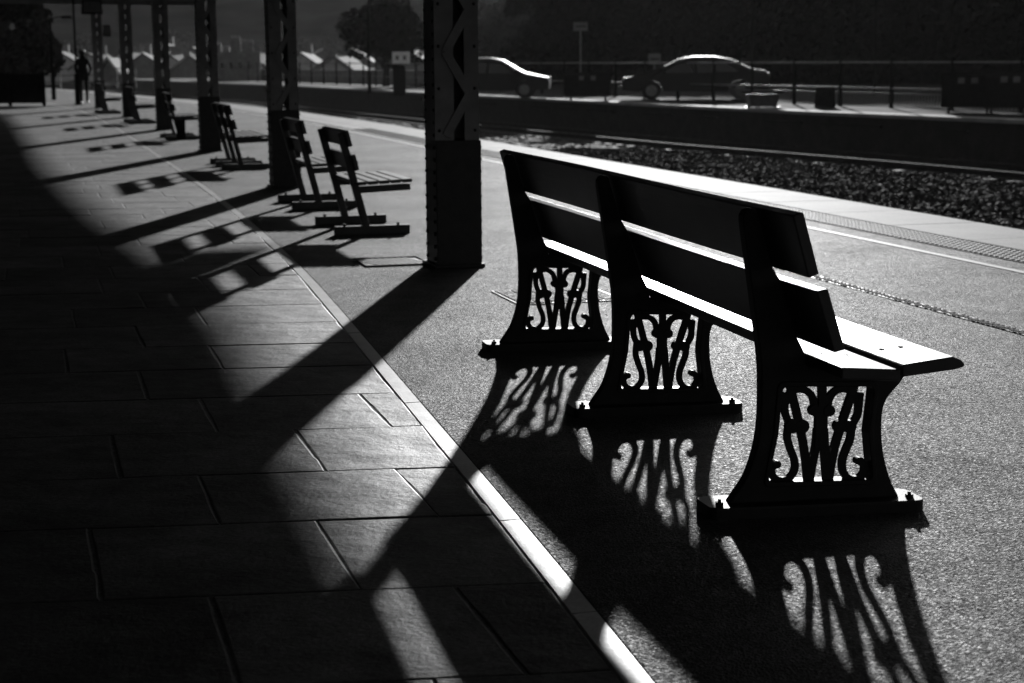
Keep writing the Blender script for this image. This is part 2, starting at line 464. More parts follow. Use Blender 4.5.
# lattice column
def column():
    root = thing('lattice_column', '', 'column', (0, 0, 0), 0, 'riveted lattice columns holding up the canopy')
    HT = 3.42; CW, CD = .295, .30; zc = .835
    bm = bmesh.new()
    for sx in (-1, 1):
        x0 = sx*CW/2
        wch = .115 if sx < 0 else .085
        # channel web (side) and two flanges
        add_box(bm, (x0-sx*.006, 0, (zc+HT)/2), (.012, CD, HT-zc))
        for sy in (-1, 1):
            add_box(bm, (x0-sx*(.012+wch/2), sy*(CD/2-.006), (zc+HT)/2), (wch, .012, HT-zc))
    obj('channels', bm, 'colpaint', root)
    bm = bmesh.new()
    for sy, ph in ((-1, 0), (1, 1)):
        k = 0; z = zc+.03; st = .27
        while z < HT-.1:
            z2 = min(z+st, HT-.02); a, b = (-.075, .085) if (k+ph) % 2 == 0 else (.085, -.075)
            y = sy*(CD/2+.006)
            add_bar(bm, (a, y, z), (b, y, z2), .058, .008+.0005*(k % 2), up=Vector((0, 1, 0)))
            z = z2; k += 1
    obj('lacing', bm, 'colpaint', root)
    bm = bmesh.new()
    add_box(bm, (.006, 0, zc/2), (CW+.008, CD+.02, zc))
    add_box(bm, (0, 0, .012), (CW+.05, CD+.06, .024))
    obj('cladding', bm, 'colclad', root, bevel=.004)
    bm = bmesh.new()
    z = .06
    while z < HT-.05:
        for sx in (-1, 1):
            for y in (-CD/2+.035, CD/2-.035):
                x = sx*(CW/2+(.0 if z > zc else .008))+(.006 if z < zc else 0)
                bmesh.ops.create_uvsphere(bm, u_segments=6, v_segments=4, radius=.014, matrix=Matrix.Translation((x, y, z)) @ Matrix.Diagonal((.8, 1, 1, 1)))
        z += .081
    for x in (-.12, .12):
        zz = .9
        while zz < HT-.1:
            bmesh.ops.create_uvsphere(bm, u_segments=6, v_segments=4, radius=.012, matrix=Matrix.Translation((x, -CD/2-.001, zz)) @ Matrix.Diagonal((1, .6, 1, 1))); zz += .27
    obj('rivets', bm, 'colclad', root, smooth=True)
    return root
CL = ['lattice column nearest the photographer at right, out of the picture',
      'lattice column nearest in view, left of the monogram bench',
      'second lattice column from the front, behind the pair of slatted benches',
      'third lattice column, beside the bench with three leg frames',
      'fourth lattice column, behind the pedestal bench',
      'fifth lattice column, in front of the second farthest bench',
      'sixth lattice column with loudspeaker boxes, beside the walking person']
c0 = None
for i, (t, ww) in enumerate(COLS[1:7]):
    if c0 is None: c0 = column(); c0['label'] = CL[1]; c0.location = P(t, ww); c0.rotation_euler = (0, 0, TH); c = c0
    else: c = dup(c0, P(t, ww), TH, CL[i+1])
# speaker boxes at the sixth column
for nm, pw, z, s, lab in (('loudspeaker', -.12, 3.0, (.62, .35, .42), 'large dark loudspeaker box high on the farthest lattice column'),
                     ('loudspeaker', .28, 2.3, (.22, .25, .34), 'small dark box hanging lower on the farthest lattice column')):
    r = thing(nm, lab, 'loudspeaker', P(53.45-.25, 2.18+pw, z), TH)
    bm = bmesh.new(); add_box(bm, (0, 0, 0), s, taper=.9); obj('housing', bm, 'darkpaint', r, bevel=.01)
    bm = bmesh.new(); add_box(bm, (0, -s[1]/2-.004, 0), (s[0]*.8, .012, s[2]*.75)); obj('grille', bm, 'greypaint', r)
# hanging sign under the canopy (throws the square shadow on the slabs)
_s = ray(186, 270); _k = -H/_s.z; SIGNP = Vector((_s.x*_k, _s.y*_k, 0))+sd*(2.85/sd.z); SIGNP.z = 2.55
r = thing('hanging_sign', 'square platform sign board hanging under the canopy', 'sign', SIGNP, TH)
bm = bmesh.new(); add_box(bm, (0, 0, .28), (.55, .10, .50)); obj('board', bm, 'darkpaint', r, bevel=.008)
for x in (-.2, .2):
    bm = bmesh.new(); add_tube(bm, [(x, 0, .53), (x, 0, .95)], .012, 6); obj('hanger', bm, 'darkpaint', r)
# station building wall to the left
r = thing('station_building', 'long dark station building wall behind the paved side', 'building', P(0, -4.3, 0), TH)
bm = bmesh.new(); add_box(bm, (-.2, 14, 1.9), (.4, 52, 3.8)); obj('wall', bm, 'facing', r)
for k in range(5):
    bm = bmesh.new(); add_box(bm, (.012, 2+k*8, 1.05), (.05, 1.0, 2.1)); obj('door', bm, 'darkwood', r, bevel=.01)
    bm = bmesh.new(); add_box(bm, (.012, 5.5+k*8, 1.7), (.05, 1.2, 1.3)); f = obj('window', bm, 'white', r, bevel=.01)
    bm = bmesh.new(); add_box(bm, (.03, 5.5+k*8, 1.7), (.03, 1.04, 1.14)); obj('pane', bm, 'glass', f)

# ================================================================ MONOGRAM BENCH
VB = R(13.3); AB = R(7.5)
PT = .035
bo = G(727, 502, PT); bo.z = 0
bench = thing('platform_bench', 'large dark bench with two broad back boards and cast iron monogram ends', 'bench', bo, VB)
dA = AB-VB; cu, su = math.cos(dA), math.sin(dA)
def B(u, v, z):                      # bench frame (cast ends stand slightly askew of the boards)
    u *= .974
    return Vector((u*cu, v+u*su, PT+.974*z))
def catmull(pts, n=8, closed=False):
    out = []
    m = len(pts)
    for i in range(m-1 if not closed else m):
        p0 = pts[i-1] if (i > 0 or closed) else pts[0]; p1 = pts[i]; p2 = pts[(i+1) % m]; p3 = pts[(i+2) % m] if (i+2 < m or closed) else pts[-1]
        for k in range(n):
            s = k/n
            out.append(tuple(.5*((2*p1[j])+(-p0[j]+p2[j])*s+(2*p0[j]-5*p1[j]+4*p2[j]-p3[j])*s*s+(-p0[j]+3*p1[j]-3*p2[j]+p3[j])*s**3) for j in (0, 1)))
    if not closed: out.append(tuple(pts[-1]))
    return out
def fill_prism(bm, outer, holes, f, d):
    """plate with holes: outline in 2-D, thickness d along v"""
    n0 = set(bm.faces)
    for sgn in (0,):
        edges = []
        for lp in [outer]+holes:
            vs = [bm.verts.new(f(p[0], -d/2, p[1])) for p in lp]
            for i in range(len(vs)): edges.append(bm.edges.new((vs[i], vs[(i+1) % len(vs)])))
        bmesh.ops.triangle_fill(bm, use_beauty=True, use_dissolve=False, edges=edges)
    faces = [x for x in bm.faces if x not in n0]
    ext = bmesh.ops.extrude_face_region(bm, geom=faces)
    vv = [e for e in ext['geom'] if isinstance(e, bmesh.types.BMVert)]
    dv = f(0, d/2, 0)-f(0, -d/2, 0)
    bmesh.ops.translate(bm, verts=vv, vec=dv)
rear = catmull([(0, 0), (.022, .032), (.056, .086), (.083, .172), (.094, .258), (.095, .361), (.091, .444), (.081, .52), (.060, .663), (.037, .815), (.030, .865)], 4)
topc = [(.030, .885), (.038, .900), (.052, .908), (.064, .906), (.072, .895)]
postf = [(.120, .735), (.147, .690), (.205, .51), (.232, .456), (.236, .424), (.42, .410), (.555, .416), (.556, .395)]
front = catmull([(.535, .362), (.490, .306), (.479, .244), (.486, .149), (.510, .062), (.541, .0)], 4)
outer = rear+topc+postf+front
def rrect(c, r=.016, n=4, bow=(.008, -.014)):
    (x0, z0), (x1, z1), (x2, z2), (x3, z3) = c    # tl, tr, br, bl
    pts = []
    P4 = [Vector(p) for p in c]
    mids = {1: Vector(((x1+x2)/2+bow[1], (z1+z2)/2)), 3: Vector(((x3+x0)/2+bow[0], (z3+z0)/2))}
    for i in range(4):
        p = P4[i]; a = P4[i-1]; b = P4[(i+1) % 4]
        da = (a-p).normalized()*r; db = (b-p).normalized()*r
        for k in range(n+1):
            s = k/n; pts.append(tuple((p+da)*(1-s)**2+p*2*s*(1-s)+(p+db)*s**2))
        if i in mids: pts.append(tuple(mids[i]))
    return pts
HC = [(.158, .366), (.452, .357), (.455, .055), (.116, .060)]
hole = rrect(HC)
def ribbon(bm, pts, wd, d, f, ends=True):
    pts = catmull(pts, 7); a = []; b = []
    n = len(pts)
    for i, p in enumerate(pts):
        q0 = pts[max(0, i-1)]; q1 = pts[min(n-1, i+1)]
        dx, dz = q1[0]-q0[0], q1[1]-q0[1]; L = math.hypot(dx, dz) or 1
        ww = wd(i/(n-1)) if callable(wd) else wd
        nx, nz = -dz/L*ww/2, dx/L*ww/2
        a.append((p[0]+nx, p[1]+nz)); b.append((p[0]-nx, p[1]-nz))
    loop = a+b[::-1]
    F0 = [bm.verts.new(f(x, -d/2, z)) for x, z in loop]; F1 = [bm.verts.new(f(x, d/2, z)) for x, z in loop]
    m = len(loop)
    for i in range(n-1):
        bm.faces.new((F0[i], F0[i+1], F0[m-2-i], F0[m-1-i])); bm.faces.new((F1[i+1], F1[i], F1[m-1-i], F1[m-2-i]))
    for i in range(m): bm.faces.new((F0[i], F0[(i+1) % m], F1[(i+1) % m], F1[i]))
def disc(bm, c, r, d, f, n=14):
    F0 = [bm.verts.new(f(c[0]+r*math.cos(2*math.pi*k/n), -d/2, c[1]+r*math.sin(2*math.pi*k/n))) for k in range(n)]
    F1 = [bm.verts.new(f(c[0]+r*math.cos(2*math.pi*k/n), d/2, c[1]+r*math.sin(2*math.pi*k/n))) for k in range(n)]
    bm.faces.new(F0[::-1]); bm.faces.new(F1)
    for k in range(n): bm.faces.new((F0[k], F0[(k+1) % n], F1[(k+1) % n], F1[k]))
def mk(X, Y):                         # reads a point of the cast panel off the drawing into bench coordinates
    d = ray(755+X/5.69, 375+Y/5.69); nn = Vector((-math.sin(AB), math.cos(AB), 0)); e = Vector((math.cos(AB), math.sin(AB), 0))
    t = bo.dot(nn)/d.dot(nn); p = d*t
    return ((p-bo).dot(e)/.974, (H+p.z-PT)/.974)
def mono(bm, f):
    k = 0; d0 = .011; PX = 1/5.69/338
    strokes = [
        ([(338, 200), (332, 150), (318, 112), (285, 86), (245, 80), (205, 95), (176, 140), (168, 195), (182, 250), (205, 285)], 42),
        ([(192, 280), (182, 350), (200, 420), (222, 480), (224, 535), (196, 582), (150, 600), (106, 582), (92, 540), (112, 505)], 42),
        ([(196, 52), (215, 130), (236, 215), (262, 330), (284, 460), (300, 625)], 47),
        ([(355, 300), (345, 400), (326, 500), (303, 625)], 48),
        ([(152, 100), (163, 180)], 30),
        ([(412, 200), (416, 150), (432, 112), (462, 86), (508, 78), (552, 98), (584, 150), (584, 215), (562, 262), (540, 290)], 42),
        ([(548, 280), (540, 360), (517, 420), (496, 480), (497, 540), (526, 584), (575, 592), (612, 560), (618, 515), (592, 482)], 42),
        ([(566, 45), (546, 115), (512, 215), (476, 325), (444, 440), (412, 625)], 47),
        ([(388, 300), (394, 400), (400, 500), (409, 625)], 48),
        ([(600, 100), (592, 180)], 30),
        ([(381, 45), (380, 120), (376, 220)], 46),
        ([(376, 210), (372, 300), (368, 380), (364, 425)], 72)]
    for pts, ww in strokes:
        ribbon(bm, [mk(*p) for p in pts], (ww+1)*PX, d0+.0007*k, f); k += 1
    for c, r in (((266, 290), 36), ((208, 290), 38), ((334, 200), 30), ((120, 506), 19), ((480, 290), 36), ((532, 292), 36), ((416, 200), 30), ((584, 486), 19)):
        disc(bm, mk(*c), (r+5)*PX, d0+.0007*k, f); k += 1
SP = [0, 1.51, 3.045]
sup = []
for k, v0 in enumerate(SP):
    f = lambda u, v, z, v0=v0: B(u, v+v0, z)
    bm = bmesh.new(); fill_prism(bm, outer, [hole], f, .045)
    s = obj('end_frame', bm, 'iron', bench, bevel=.006)
    if k: s.name = 'end_frame'
    # raised rim round the panel opening
    bm = bmesh.new()
    o2 = rrect([(x+(-.012 if i in (0, 3) else .012), z+(.012 if i < 2 else -.012)) for i, (x, z) in enumerate(HC)], r=.022)
    fill_prism(bm, o2, [rrect([(x+(.004 if i in (0, 3) else -.004), z+(-.004 if i < 2 else .004)) for i, (x, z) in enumerate(HC)])], f, .058)
    obj('panel_rim', bm, 'iron', s, bevel=.003)
    bm = bmesh.new(); mono(bm, f); obj('monogram', bm, 'iron', s)
    # foot plate
    bm = bmesh.new()
    L0, L1, DV = -.078, .605, .075
    def ro(u0, u1, dv, r=.03, n=4):
        o_ = []
        for (cx_, cy_, a0) in ((u1-r, dv-r, 0), (u0+r, dv-r, 90), (u0+r, -dv+r, 180), (u1-r, -dv+r, 270)):
            for q in range(n+1):
                a = R(a0+90*q/n); o_.append((cx_+r*math.cos(a), cy_+r*math.sin(a)))
        return o_
    loop = ro(L0, L1, DV)
    rings = []
    for z, ins in ((-PT/.974, 0), (-.006, 0), (0.001, .006)):
        rings.append([bm.verts.new(f(u*(1-ins)+.27*ins, v*(1-ins*4), z)) for u, v in loop])
    for a, b in zip(rings, rings[1:]):
        for q in range(len(a)): bm.faces.new((a[q], a[(q+1) % len(a)], b[(q+1) % len(a)], b[q]))
    bm.faces.new(rings[-1]); bm.faces.new(rings[0][::-1])
    pl = obj('foot_plate', bm, 'iron', s)
    for uu in (-.035, .57):
        bm = bmesh.new()
        c = f(uu, -.03, 0)
        add_tube(bm, [c, c+Vector((0, 0, .010))], .0125, 6); add_tube(bm, [c+Vector((0, 0, .009)), c+Vector((0, 0, .018))], .006, 8)
        obj('bolt', bm, 'iron', pl)
V0, V1 = -.29, 3.34
def board(name, prof, v0=V0, v1=V1, m='wood', parent=bench, bev=.004):
    bm = bmesh.new(); n = 24
    rings = []
    for i in range(n+1):
        v = v0+(v1-v0)*i/n; sag = .002*math.sin(v*2.1+len(name))
        rings.append([bm.verts.new(B(u, v, z)-Vector((0, u*.974*su, -sag))) for u, z in prof])
    for a, b in zip(rings, rings[1:]):
        for q in range(len(a)): bm.faces.new((a[q], a[(q+1) % len(a)], b[(q+1) % len(a)], b[q]))
    bm.faces.new(rings[0][::-1]); bm.faces.new(rings[-1])
    return obj(name, bm, m, parent, bevel=bev)
board('back_board', [(.074, .908), (.126, .728), (.160, .738), (.108, .915), (.098, .918)])
board('back_board', [(.152, .688), (.212, .506), (.247, .514), (.188, .695)])
board('seat_board', [(.238, .427), (.425, .412), (.424, .447), (.238, .462)])
board('seat_board', [(.432, .424), (.600, .438), (.628, .444), (.632, .454), (.620, .466), (.592, .4775), (.430, .461)])
for v0 in SP:
    for u, z in ((.29, .4595), (.37, .4535), (.48, .4665), (.54, .4725)):
        for dv in (-.012, .012):
            bm = bmesh.new(); c = B(u, v0+dv*(1 if u < .45 else .5), z); add_tube(bm, [c, c+Vector((0, 0, .0015))], .007, 8); obj('screw', bm, 'iron', bench)

# ================================================================ SLATTED BENCHES
def slat_bench(frames, length, label, cat='bench'):
    root = thing('slatted_bench', label, cat, (0, 0, 0), 0, 'slatted benches in a row along the platform')
    for v in frames:
        bm = bmesh.new()
        add_box(bm, (.29, v, .035), (.60, .07, .07)); fb = obj('foot_bar', bm, 'darkwood', root, bevel=.006)
        for u in (.07, .50):
            bm = bmesh.new(); add_tube(bm, [(u, v, .07), (u, v, .088)], .012, 8); obj('bolt', bm, 'iron', fb)
        bm = bmesh.new(); add_bar(bm, (.245, v, .05), (.055, v, .80), .055, .06, up=Vector((0, 1, 0))); obj('leg', bm, 'darkwood', root, bevel=.005)
        bm = bmesh.new(); add_bar(bm, (.145, v, .35), (.60, v, .368), .05, .055, up=Vector((0, 1, 0))); obj('seat_bearer', bm, 'darkwood', root, bevel=.005)
    m0, m1 = min(frames)-length[0], max(frames)+length[1]
    for z, u in ((.755, .105), (.57, .155)):
        bm = bmesh.new(); rot = Matrix.Rotation(R(-14), 3, 'Y')
        add_box(bm, (u, (m0+m1)/2, z), (.035, m1-m0, .125), rot); obj('back_board', bm, 'darkwood', root, bevel=.006)
    for k in range(5):
        u = .20+k*.092; z = .403+.04*(u-.145)
        rot = Matrix.Rotation(R(-2.3), 3, 'Y')
        bm = bmesh.new(); add_box(bm, (u, (m0+m1)/2, z), (.076, m1-m0, .028), rot); obj('seat_slat', bm, 'darkwood', root, bevel=.005)
    return root
def at_px(root, px, py, rz=TH):
    p = G(px, py); root.location = p; root.rotation_euler = (0, 0, rz)
b1 = slat_bench([0.05, .97], (.07, .07), 'nearest slatted bench between the first and second columns'); at_px(b1, 337, 236)
b2 = dup(b1, G(294, 210), TH, 'slatted bench just behind the nearest slatted one, in front of the second column')
b3 = slat_bench([0.05, .75, 1.45], (.16, .16), 'slatted bench with three leg frames before the third column'); at_px(b3, 223, 170)
b6 = dup(b3, G(129, 124), R(17), 'slatted bench standing between the fourth and fifth columns')
b7 = dup(b3, G(99, 114), R(18), 'farthest slatted bench, beside the column with loudspeakers')
# pedestal bench: same seat on a solid box
b4 = slat_bench([0.05, 1.2], (.16, .16), 'slatted bench with a solid box pedestal, beside the fourth column'); at_px(b4, 166, 140)
bm = bmesh.new(); add_box(bm, (.27, .02, .18), (.15, .16, .34), taper=.95); obj('pedestal', bm, 'darkpaint', b4, bevel=.01)

# ================================================================ DRAINS AND COVERS
def grate(name, label, px, py, wx, wy, bars, along='x'):
    p = G(px, py, 0); r = thing(name, label, 'drain', (p.x, p.y, .002), TH)
    bm = bmesh.new()
    for s in (-1, 1):
        add_box(bm, (s*(wx/2-.012), 0, .004), (.024, wy, .008)); add_box(bm, (0, s*(wy/2-.012), .0045), (wx-.05, .024, .008))
    obj('frame', bm, 'grate', r)
    bm = bmesh.new(); add_box(bm, (0, 0, .0003), (wx-.02, wy-.02, .001)); obj('recess', bm, 'colclad', r)
    bm = bmesh.new()
    for k in range(bars):
        x = -wx/2+.03+(wx-.06)*(k+.5)/bars
        add_box(bm, (x, 0, .003), ((wx-.06)/bars*.4, wy-.07, .003), Matrix.Rotation(.35, 3, 'Z'))
    obj('bars', bm, 'kerb', r)
grate('drain_grate', 'square iron drain grate with slanted bars beside the nearest column', 393, 262, .46, .46, 9)
p = G(556, 296); r = thing('access_cover', 'flat square access cover with a grid, behind the monogram bench', 'cover', (p.x, p.y, .002), TH)
bm = bmesh.new(); add_box(bm, (0, 0, .002), (.62, .60, .004)); obj('recess', bm, 'colclad', r)
bm = bmesh.new()
for i in range(6):
    for j in range(4): add_box(bm, (-.25+i*.1, -.21+j*.14, .006), (.088, .128, .005))
obj('grid', bm, 'asphalt', r)
r = thing('channel_drain', 'narrow slotted channel drain running across the asphalt', 'drain', P(0, 0, .002), TH)
bm = bmesh.new(); add_box(bm, (4.685, 6.8, .001), (.07, 7.4, .002)); obj('channel', bm, 'colclad', r)
bm = bmesh.new(); t = 3.15; rng = random.Random(4)
while t < 10.4:
    wz = 4.685
    add_box(bm, (wz, t, .0035), (.046+rng.uniform(-.01, .03), .018, .003), Matrix.Rotation(rng.uniform(-.1, .1), 3, 'Z')); t += .048
add_box(bm, (4.685, 6.8, .0042), (.006, 7.4, .003))
obj('slots', bm, 'grate', r)
# flat near-black strip laid over the paving along the building side
bm = bmesh.new(); strip(bm, frange(9, 26, 1), lambda t: -.95-.012*(t-9), lambda t: -.62-.02*(t-9), .006)
struct('dark_strip', bm, 'colclad')

# ================================================================ TRACKS
def track(label, wl, t0, t1, slp):
    r = thing('railway_track', label, 'track', (0, 0, 0))
    for off in (-.72, .72):
        bm = bmesh.new(); pr = None
        for t in frange(t0, t1, 1.5):
            c = wl(t)+off; q = [bm.verts.new(P(t, c+x, z)) for x, z in ((-.07, -.945), (.07, -.945), (.02, -.92), (.035, -.80), (-.035, -.80), (-.02, -.92))]
            if pr:
                for k in range(6): bm.faces.new((pr[k], pr[(k+1) % 6], q[(k+1) % 6], q[k]))
            pr = q
        obj('rail', bm, 'rail', r)
    base = None; t = slp[0]; n = 0
    while t < slp[1] and n < 98:
        if base is None:
            bm = bmesh.new(); add_box(bm, (0, 0, 0), (2.5, .25, .12)); base = obj('sleeper', bm, 'sleeper', r, bevel=.01); s = base
        else:
            s = base.copy(); COL.objects.link(s); s.parent = r
        s.location = P(t, wl(t), -.985); s.rotation_euler = (0, 0, TH); t += .72; n += 1
track('railway track with bright rail heads below the far platform', lambda t: opp_w(t)-1.95-.4, 12, 130, (22, 90))
track('railway track hidden below the near platform edge', lambda t: edge_w(t)+1.7, 0, 100, (14, 60))
# little pale marker stakes in the six-foot
for (px, py, lab) in ((588, 128, 'small pale marker stake between the tracks, left one'), (727, 127, 'small pale marker stake between the tracks, middle one'), (925, 152, 'small pale marker stake between the tracks, right one')):
    p = G(px, py, -.93); bm = bmesh.new(); add_box(bm, (0, 0, .12), (.06, .06, .24), taper=.8); add_box(bm, (0, 0, .27), (.12, .03, .1))
    o = obj('marker_stake', bm, 'greypaint', bevel=.004); o.location = p; tag(o, lab, 'marker', 'marker stakes between the tracks')

# ================================================================ FAR PLATFORM FURNITURE
def far(px, d):                      # point on the ground along the picture column px at distance d ahead
    r_ = ray(px, 60); return Vector((r_.x/r_.y*d, d, 0))
# post and rail fence
r = thing('platform_fence', 'long dark post and two rail fence at the back of the far platform', 'fence', (0, 0, 0))
fw = lambda t: opp_w(t)+3.4
bm_r = [bmesh.new(), bmesh.new()]
tl = frange(24, 120, 2.5)
for a, b in zip(tl, tl[1:]):
    for k, z in enumerate((1.22, .52)): add_bar(bm_r[k], P(a, fw(a), z), P(b, fw(b), z), .045, .05)
for k in (0, 1): obj('rail', bm_r[k], 'steel', r)
pb = None
for t in tl:
    if pb is None:
        bm = bmesh.new(); add_box(bm, (0, 0, .65), (.09, .09, 1.36), taper=.8); pb = obj('post', bm, 'darkpaint', r); s = pb
    else: s = pb.copy(); COL.objects.link(s); s.parent = r
    s.location = P(t, fw(t)); s.rotation_euler = (0, 0, TH)
# low pale picket barrier behind it
r = thing('picket_barrier', 'low pale picket barrier behind the dark far platform fence', 'fence', (0, 0, 0))
pw_ = lambda t: opp_w(t)+4.6
bm = bmesh.new(); t = 26.0
while t < 62: add_box(bm, P(t, pw_(t), .19), (.035, .035, .36)); t += .14
obj('pickets', bm, 'greypaint', r)
bm = bmesh.new(); tl = frange(26, 62, 2)
for a, b in zip(tl, tl[1:]): add_bar(bm, P(a, pw_(a), .34), P(b, pw_(b), .34), .04, .04)
obj('top_rail', bm, 'greypaint', r)
# bins
def bin_(px, d, L, h, label, rz=0, n=2):
    r = thing('waste_bin', label, 'bin', far(px, d), rz, 'big wheeled bins on the far platform')
    bm = bmesh.new(); add_prism(bm, [(-.32, .14), (.32, .14), (.42, h*.85), (-.38, h*.85)], lambda a, z: Vector((-L/2, a, z)), lambda a, z: Vector((L/2, a, z))); obj('body', bm, 'darkpaint', r, bevel=.03)
    bm = bmesh.new(); add_prism(bm, [(-.42, h*.85), (.46, h*.85), (.40, h*.93), (0, h), (-.36, h*.94)], lambda a, z: Vector((-L/2-.03, a, z)), lambda a, z: Vector((L/2+.03, a, z))); obj('lid', bm, 'darkpaint', r, bevel=.02)
    for sx in (-1, 1):
        bm = bmesh.new(); add_tube(bm, [(sx*L*.38, -.25, .08), (sx*L*.38+.06, -.25, .08)], .08, 12); obj('wheel', bm, 'tyre', r)
    for k in range(n):
        bm = bmesh.new(); add_box(bm, (-L*.12+k*L*.26, -.41, h*.80), (.16, .012, .14)); obj('notice', bm, 'greypaint', r)
bin_(588, 57, 1.5, .93, 'big dark wheeled bin with two pale notices between the parked cars', R(-8))
bin_(968, 42, 1.2, .98, 'big dark wheeled bin with pale notices at the right edge, left of two', R(-14))
bin_(1010, 41, 1.1, 1.02, 'big dark wheeled bin at the far right edge of the picture', R(-14))
# trough planter
p = far(763, 47.5); r = thing('planter', 'dark wooden trough planter on the far platform, in front of the car rear', 'planter', p, R(5))
bm = bmesh.new(); add_box(bm, (0, 0, .2), (.75, .4, .34), taper=1.12); obj('box', bm, 'darkwood', r, bevel=.01)
bm = bmesh.new(); add_box(bm, (0, 0, .41), (1.05, .5, .05)); obj('top', bm, 'darkpaint', r, bevel=.01)
for sx in (-1, 1):
    bm = bmesh.new(); add_box(bm, (sx*.42, 0, .015), (.12, .4, .03)); obj('foot', bm, 'darkwood', r)
# A-frame prop
p = far(826, 46.8); r = thing('a_board', 'small folding board leaning open beside the far fence', 'sign', p, R(70))
for sx in (-1, 1):
    bm = bmesh.new(); add_bar(bm, (sx*.22, 0, 0), (0, 0, .55), .5, .03, up=Vector((1, 0, 0))); obj('panel', bm, 'darkpaint', r)
def signpost(name, px, d, ztop, label, sw, sh, cat='sign', rad=.035, m='steel', two=False):
    r = thing(name, label, cat, far(px, d), 0)
    bm = bmesh.new(); add_tube(bm, [(0, 0, 0), (0, 0, ztop)], rad, 8); obj('pole', bm, m, r)
    bm = bmesh.new(); add_box(bm, (0, -.05, ztop-sh/2), (sw, .03, sh)); pn = obj('panel', bm, 'white' if two else 'greypaint', r, bevel=.005)
    bm = bmesh.new()
    if two:
        for s in (-1, 1): add_box(bm, (s*sw*.2, -.072, ztop-sh*.5), (sw*.16, .012, sh*.36))
    else: add_box(bm, (0, -.072, ztop-sh*.5), (sw*.7, .012, sh*.12))
    obj('marking', bm, 'darkpaint', pn)
signpost('road_sign', 580.5, 66, 2.76, 'small pale rectangular sign on a tall pole between the parked cars', .55, .33)
signpost('road_sign', 654.5, 67, 1.56, 'low pale sign board behind the windscreen of the silver car', .48, .42)
r = thing('ticket_machine', 'dark upright cabinet with a white two-mark sign on top', 'machine', far(399, 70), 0)
bm = bmesh.new(); add_box(bm, (0, 0, .55), (.5, .4, 1.2)); obj('cabinet', bm, 'darkpaint', r, bevel=.02)
bm = bmesh.new(); add_box(bm, (.08, -.02, 1.47), (.70, .10, .48)); pn = obj('sign', bm, 'white', r, bevel=.01)
bm = bmesh.new()
for s in (-1, 1): add_box(bm, (.08+s*.15, -.075, 1.47), (.12, .012, .17))
obj('marking', bm, 'greypaint', pn)
def lamp(px, d, h, label, arm=1, head=True):
    r = thing('lamp_post', label, 'lamp post', far(px, d), 0, 'slim lamp posts around the station')
    bm = bmesh.new(); add_tube(bm, [(0, 0, 0), (0, 0, .9), (0, 0, .95), (0, 0, h)], [.085, .08, .05, .035], 8); obj('post', bm, 'darkpaint', r)
    if head:
        bm = bmesh.new(); add_tube(bm, [(0, 0, h-.06), (arm*.25, 0, h+.03), (arm*.5, 0, h+.04)], .025, 6); a = obj('arm', bm, 'darkpaint', r)
        bm = bmesh.new(); add_box(bm, (arm*.62, 0, h+.03), (.42, .2, .1), taper=.8); obj('lamp_head', bm, 'darkpaint', r, bevel=.02)
lamp(369, 72, 3.6, 'lamp post with a short arm in front of the spreading tree')
lamp(752, 64, 6.5, 'tall thin lamp post right behind the silver car', head=True)
lamp(875, 62, 6.5, 'tall thin lamp post before the dark trees at right', head=True)
lamp(52, 64, 3.0, 'lamp post with a short arm near the left edge')
# thick based pole by the person
p = G(78, 105); r = thing('pole', 'dark pole with a thick lower sleeve beside the walking person', 'pole', p)
bm = bmesh.new(); add_tube(bm, [(0, 0, 0), (0, 0, 1.0)], [.085, .08], 10); obj('sleeve', bm, 'darkpaint', r)
bm = bmesh.new(); add_tube(bm, [(0, 0, 1.0), (0, 0, 3.6)], .035, 8); obj('shaft', bm, 'darkpaint', r)
bm = bmesh.new(); add_tube(bm, [(0, 0, 0), (0, 0, .03)], .14, 10); obj('base', bm, 'darkpaint', r)
# railing at the far left
p = G(20, 106); r = thing('railing', 'dark close-boarded railing at the left edge of the platform end', 'railing', p, R(4))
bm = bmesh.new(); x = -1.4
while x < .75: add_box(bm, (x, 0, .55), (.097, .03, .9)); x += .1
obj('bars', bm, 'darkpaint', r)
for z in (.12, .98):
    bm = bmesh.new(); add_box(bm, (-.32, 0, z), (2.25, .06, .07)); obj('rail', bm, 'darkpaint', r)
for x in (-1.4, -.3, .77):
    bm = bmesh.new(); add_box(bm, (x, 0, .53), (.1, .1, 1.06)); obj('post', bm, 'darkpaint', r)
p = far(40, 92); r = thing('railing', 'pale railings across the far end of the platform', 'railing', p, R(3))
for z in (.35, .7, 1.05):
    bm = bmesh.new(); add_box(bm, (1.5, 0, z), (9, .05, .06)); obj('rail', bm, 'greypaint', r)
for k in range(10):
    bm = bmesh.new(); add_box(bm, (-3+k*1.0, 0, .55), (.07, .07, 1.1)); obj('post', bm, 'greypaint', r)

